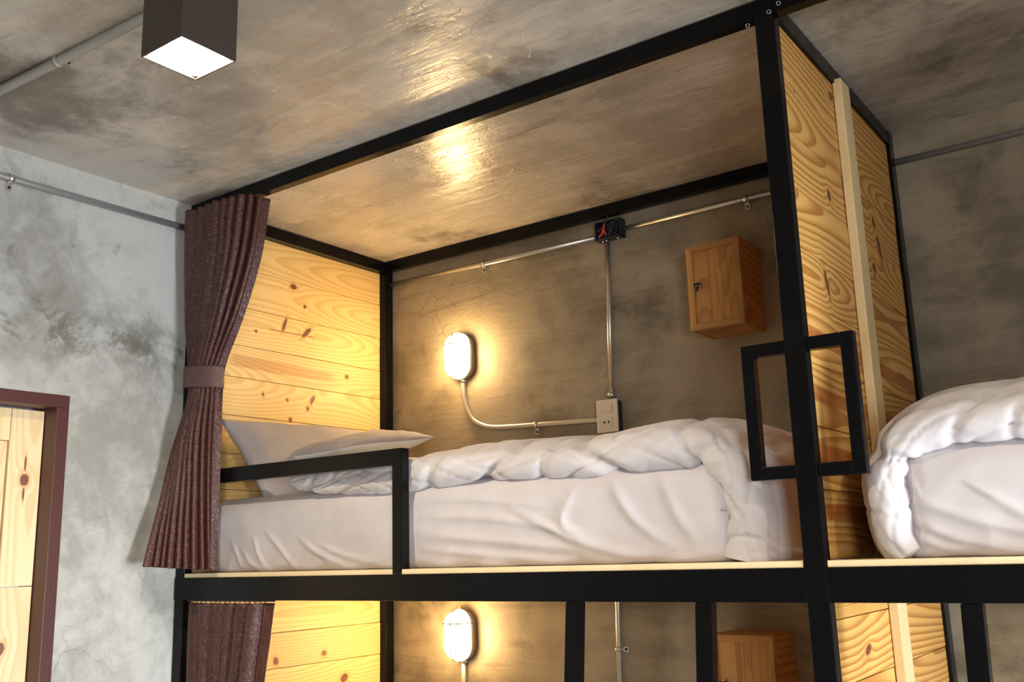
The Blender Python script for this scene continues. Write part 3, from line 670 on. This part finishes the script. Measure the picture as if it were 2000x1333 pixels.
jb = thing('junction_box', (1.085, YB, 2.55), 'open dark junction box with red and black wires on the back wall', 'junction box')
x0, x1, z0, z1, yf = 1.036, 1.136, 2.520, 2.584, YB - .040
boxes('box_shell', [(x0, x1, YB - .003, YB, z0, z1), (x0, x0 + .003, yf, YB, z0, z1), (x1 - .003, x1, yf, YB, z0, z1), (x0, x1, yf, YB, z0, z0 + .003), (x0, x1, yf, YB, z1 - .003, z1)], M_BLUE, jb)
random.seed(3)
for i, mt in enumerate([M_RED, M_BLACKPL, M_RED, M_BLACKPL, M_BLACKPL, M_BLACKPL, M_BLUE]):
    pts = [(random.uniform(x0 + .01, x1 - .01), random.uniform(yf - .008, YB - .01), random.uniform(z0 + .006, z1 - .004)) for _ in range(5)]
    if i == 1: pts[-1] = (1.098, yf - .01, z1 + .016); pts[-2] = (1.088, yf - .008, z1 - .01)
    if i == 0: pts = [(1.062, yf + .01, z0 + .012), (1.075, yf - .008, z0 + .024), (1.083, yf - .012, z0 + .05), (1.078, yf - .01, z0 + .03), (1.084, yf - .006, z0 + .01)]
    if i == 2: pts = [(1.048, yf + .012, z0 + .010), (1.062, yf - .002, z0 + .016), (1.074, yf - .009, z0 + .030), (1.080, yf - .011, z0 + .044)]
    tube('wire', [tuple(v) for v in catmull(pts, 26)], .0026, mt, jb, 7)
for x in (1.06, 1.075, 1.12): tube('screw', [(x, yf + .012, z0), (x, yf + .012, z0 - .008)], .003, M_CHROME, jb, 8)

sw = thing('switch_plate', (1.047, YB, 1.85), 'beige wall plate with light switch and two-slot socket above the duvet', 'switch')
box('back_box', (1.010, 1.084, YB - .032, YB, 1.850, 1.954), M_BLACKPL, sw, .003)
pl = box('plate', (1.006, 1.088, YB - .041, YB - .032, 1.846, 1.958), M_BEIGE, sw, .004, 3)
yp = YB - .0412
rk = box('rocker', (1.024, 1.068, yp - .0025, yp, 1.917, 1.940), M_BEIGE, sw, .001)
sf = box('socket_face', (1.024, 1.068, yp - .0015, yp, 1.869, 1.892), M_BEIGE, sw, .0008)
def tri(name, pts, y, mat, parent):
    bm = bmesh.new(); a = [bm.verts.new((p[0], y, p[1])) for p in pts]; b = [bm.verts.new((p[0], y + .001, p[1])) for p in pts]
    n = len(pts); bm.faces.new(a); bm.faces.new(b[::-1])
    for i in range(n): bm.faces.new([a[i], b[i], b[(i + 1) % n], a[(i + 1) % n]])
    return link(name, finish(bm), mat, parent)
tri('slot', [(1.032, 1.8805), (1.040, 1.886), (1.040, 1.875)], yp - .0026, M_BLACKPL, sw); tri('slot', [(1.060, 1.8805), (1.052, 1.886), (1.052, 1.875)], yp - .0026, M_BLACKPL, sw)
for z in (1.912, 1.864): tube('indicator', [(1.064, yp + .001, z), (1.064, yp - .0015, z)], .0016, M_CHROME, sw, 8)
for (a, b, z0_, z1_) in ((1.0225, 1.0232, 1.9155, 1.9415), (1.0688, 1.0695, 1.9155, 1.9415), (1.0225, 1.0232, 1.8675, 1.8935), (1.0688, 1.0695, 1.8675, 1.8935)):
    box('plate_groove', (a, b, yp - .0003, yp + .002, z0_, z1_), M_LAMPB, sw)

# ------------------------------------------------------------------ wall lamps (oval bulkhead)
def stadium(cx, cz, hw, hh, n=20):
    pts = []
    for i in range(n + 1):
        a = PI * i / n; pts.append((cx + hw * math.cos(a), cz + (hh - hw) + hw * math.sin(a)))
    for i in range(n + 1):
        a = PI + PI * i / n; pts.append((cx + hw * math.cos(a), cz - (hh - hw) + hw * math.sin(a)))
    return pts
def loft(name, rings, mat, parent, cap0=True, cap1=True):
    n = len(rings[0][1]); V = []
    for (y, pts) in rings: V += [(p[0], y, p[1]) for p in pts]
    faces = []
    for j in range(len(rings) - 1):
        for i in range(n): a, b = j * n + i, j * n + (i + 1) % n; faces.append((a, b, b + n, a + n))
    if cap0: faces.append(tuple(range(n))[::-1])
    if cap1: faces.append(tuple(range((len(rings) - 1) * n, len(rings) * n)))
    me = bpy.data.meshes.new('mesh'); me.from_pydata(V, [], faces)
    bm = bmesh.new(); bm.from_mesh(me); bmesh.ops.recalc_face_normals(bm, faces=bm.faces); bm.to_mesh(me); bm.free()
    return link(name, me, mat, parent, True)
def wall_lamp(cx, cz, label):
    t = thing('wall_lamp', (cx, YB, cz), label, 'wall lamp', 'oval wall lamps')
    hw, hh = .053, .089
    loft('base', [(YB - .0005, stadium(cx, cz, hw, hh)), (YB - .026, stadium(cx, cz, hw, hh)), (YB - .030, stadium(cx, cz, hw - .004, hh - .004))], M_LAMPB, t)
    y = YB - .0305; rings = [(y, stadium(cx, cz, hw - .003, hh - .003))]
    for k in range(0, 9):
        a = PI / 2 * k / 8; s_ = (hw - .005) * (1 - .55 * (1 - math.cos(a)) ** 1.2)
        rings.append((y - .012 - .040 * math.sin(a), stadium(cx, cz, s_, (hh - .005) - ((hw - .005) - s_) * 1.0)))
    g = loft('glass_diffuser', rings, M_GLOW, t); g['label'] = 'glowing white glass'
    ring = [(p[0], y - .004, p[1]) for p in stadium(cx, cz, hw + .001, hh + .001)]; ring.append(ring[0])
    tube('wire_guard', ring, .0024, M_WIRE, t, 8)
    arc = [(cx, YB - .030 - .062 * math.sin(PI * s_) ** .45, cz + (hh + .001) * math.cos(PI * s_)) for s_ in np.linspace(0, 1, 40)]
    tube('wire_guard', arc, .0022, M_WIRE, t, 8)
    arc = [(cx + (hw + .001) * math.cos(PI * s_), YB - .032 - .056 * math.sin(PI * s_) ** .5, cz + .042) for s_ in np.linspace(0, 1, 30)]
    tube('wire_guard', arc, .0022, M_WIRE, t, 8)
    tube('screw', [(cx, YB - .034, cz + hh - .002), (cx, YB - .034, cz + hh + .010)], .004, M_STEEL, t, 10)
    tube('collar', [(cx, PY, cz - hh + .004), (cx, PY, cz - hh - .008)], .0125, M_STEEL, t, 12)
wall_lamp(.414, 2.196, 'lit oval wall lamp with wire guard above the pillows of the upper bed')
wall_lamp(.393, 1.181, 'lit oval wall lamp with wire guard in the lower bunk, below the rail')

# ------------------------------------------------------------------ lockers
def locker(x0, x1, z0, z1, yf, label):
    t = thing('locker', ((x0 + x1) / 2, YB, z0), label, 'locker', 'small pine lockers')
    th = .014; b = t
    box('side', (x1 - th, x1, yf + .017, YB, z0, z1), M_LOCKS, b, .001); box('side', (x0, x0 + th, yf + .017, YB, z0, z1), M_LOCKS, b, .001)
    box('top', (x0 + th, x1 - th, yf + .017, YB, z1 - th, z1), M_LOCKS, b, .001); box('bottom', (x0 + th, x1 - th, yf + .017, YB, z0, z0 + th), M_LOCKS, b, .001)
    box('back', (x0 + th, x1 - th, YB - .006, YB - .001, z0 + th, z1 - th), M_LOCKS, b)
    # door: mitred frame round boarded panel
    dr = box('door', (x0 + .016, x1 - .016, yf + .010, yf + .016, z0 + .016, z1 - .016), M_LOCK, t, .0005)
    fw = .019
    def mitre(a, bq):
        bm = bmesh.new(); V0 = [bm.verts.new((p[0], yf, p[1])) for p in bq]; V1 = [bm.verts.new((p[0], yf + .016, p[1])) for p in bq]
        bm.faces.new(V0); bm.faces.new(V1[::-1])
        for i in range(4): bm.faces.new([V0[i], V1[i], V1[(i + 1) % 4], V0[(i + 1) % 4]])
        bmesh.ops.recalc_face_normals(bm, faces=bm.faces); bmesh.ops.bevel(bm, geom=bm.edges[:], offset=.0012, segments=1, affect='EDGES')
        link('door_moulding', finish(bm), a, dr)
    mitre(M_LOCK, [(x0, z0), (x0 + fw, z0 + fw), (x0 + fw, z1 - fw), (x0, z1)]); mitre(M_LOCK, [(x1 - fw, z0 + fw), (x1, z0), (x1, z1), (x1 - fw, z1 - fw)])
    mitre(M_LOCKS, [(x0, z0), (x1, z0), (x1 - fw, z0 + fw), (x0 + fw, z0 + fw)]); mitre(M_LOCKS, [(x0 + fw, z1 - fw), (x1 - fw, z1 - fw), (x1, z1), (x0, z1)])
    ws = [.0, .36, .52, .66, .82, 1.0]; pw = x1 - x0 - 2 * fw
    for i in range(5): box('door_board', (x0 + fw + pw * ws[i] + .0003, x0 + fw + pw * ws[i + 1] - .0003, yf + .0075, yf + .0105, z0 + fw, z1 - fw), M_LOCK, dr, .0006)
    lx, lz = x0 + fw + .018, z0 + (z1 - z0) * .52
    tube('lock', [(lx, yf + .008, lz), (lx, yf - .006, lz)], .0085, M_CHROME, dr, 20)
    box('key', (lx - .0105, lx + .0105, yf - .016, yf - .0065, lz - .0035, lz + .0035), M_BLACKPL, dr, .002)
    tri('key_fob', [(lx - .006, lz - .006), (lx + .001, lz - .004), (lx + .004, lz - .012), (lx + .0015, lz - .022), (lx - .0035, lz - .022), (lx - .006, lz - .012)], yf - .012, M_BLACKPL, dr)
    box('key_blade', (lx - .0025, lx - .0008, yf - .0125, yf - .0115, lz - .044, lz - .022), M_STEEL, dr)
    for z in (z0 + (z1 - z0) * .80, z0 + (z1 - z0) * .22): box('hinge', (x1 - .0015, x1 + .0014, yf + .012, yf + .021, z - .016, z + .016), M_STEELD, t, .0008)
locker(1.432, 1.608, 2.111, 2.380, .785, 'small pine locker with a key in its lock on the wall above the left bed')
locker(1.424, 1.612, .948, 1.216, .785, 'small pine locker on the wall of the lower bunk, behind the ladder')

# ------------------------------------------------------------------ square ceiling downlight
def downlight(x0, y0, s, zb, label):
    t = thing('ceiling_downlight', (x0 + s / 2, y0 + s / 2, ZC), label, 'ceiling lamp', 'square downlights')
    x1, y1 = x0 + s, y0 + s; w = .0035
    boxes('housing', [(x0, x1, y0, y0 + w, zb, ZC), (x0, x1, y1 - w, y1, zb, ZC), (x0, x0 + w, y0 + w, y1 - w, zb, ZC), (x1 - w, x1, y0 + w, y1 - w, zb, ZC)], M_HOUS, t)
    # square reflector sloping up to a round lens
    a = w + .0003; n = 32; V = []; cx, cy = x0 + s / 2, y0 + s / 2; h = s / 2 - a
    for i in range(n):
        th = 2 * PI * (i + .5) / n; c, q = math.cos(th), math.sin(th); m = max(abs(c), abs(q)); V.append((cx + h * c / m, cy + h * q / m, zb + .004))
    for i in range(n):
        th = 2 * PI * (i + .5) / n; V.append((cx + .040 * math.cos(th), cy + .040 * math.sin(th), zb + .032))
    rf = link('reflector', grid_mesh(V, n, 2, True), M_REFL, t)
    V = []
    for k in range(6):
        r_ = .040 * math.cos(PI / 2 * k / 5.3); z = zb + .032 - .014 * math.sin(PI / 2 * k / 5.3)
        for i in range(n): th = 2 * PI * i / n; V.append((cx + r_ * math.cos(th), cy + r_ * math.sin(th), z))
    ln = link('lens', grid_mesh(V, n, 6, True, True), M_DOWN, t, True); ln['label'] = 'glowing round lens'
    box('cover_plate', (x0 + w, x1 - w, y0 + w, y1 - w, zb + .05, zb + .055), M_HOUS, t)
downlight(1.062, -.888, .130, 2.452, 'lit square black downlight hanging from the cement ceiling at the upper left')
downlight(3.20, -.888, .130, 2.452, 'lit square black downlight hanging from the ceiling in front of the right bed')
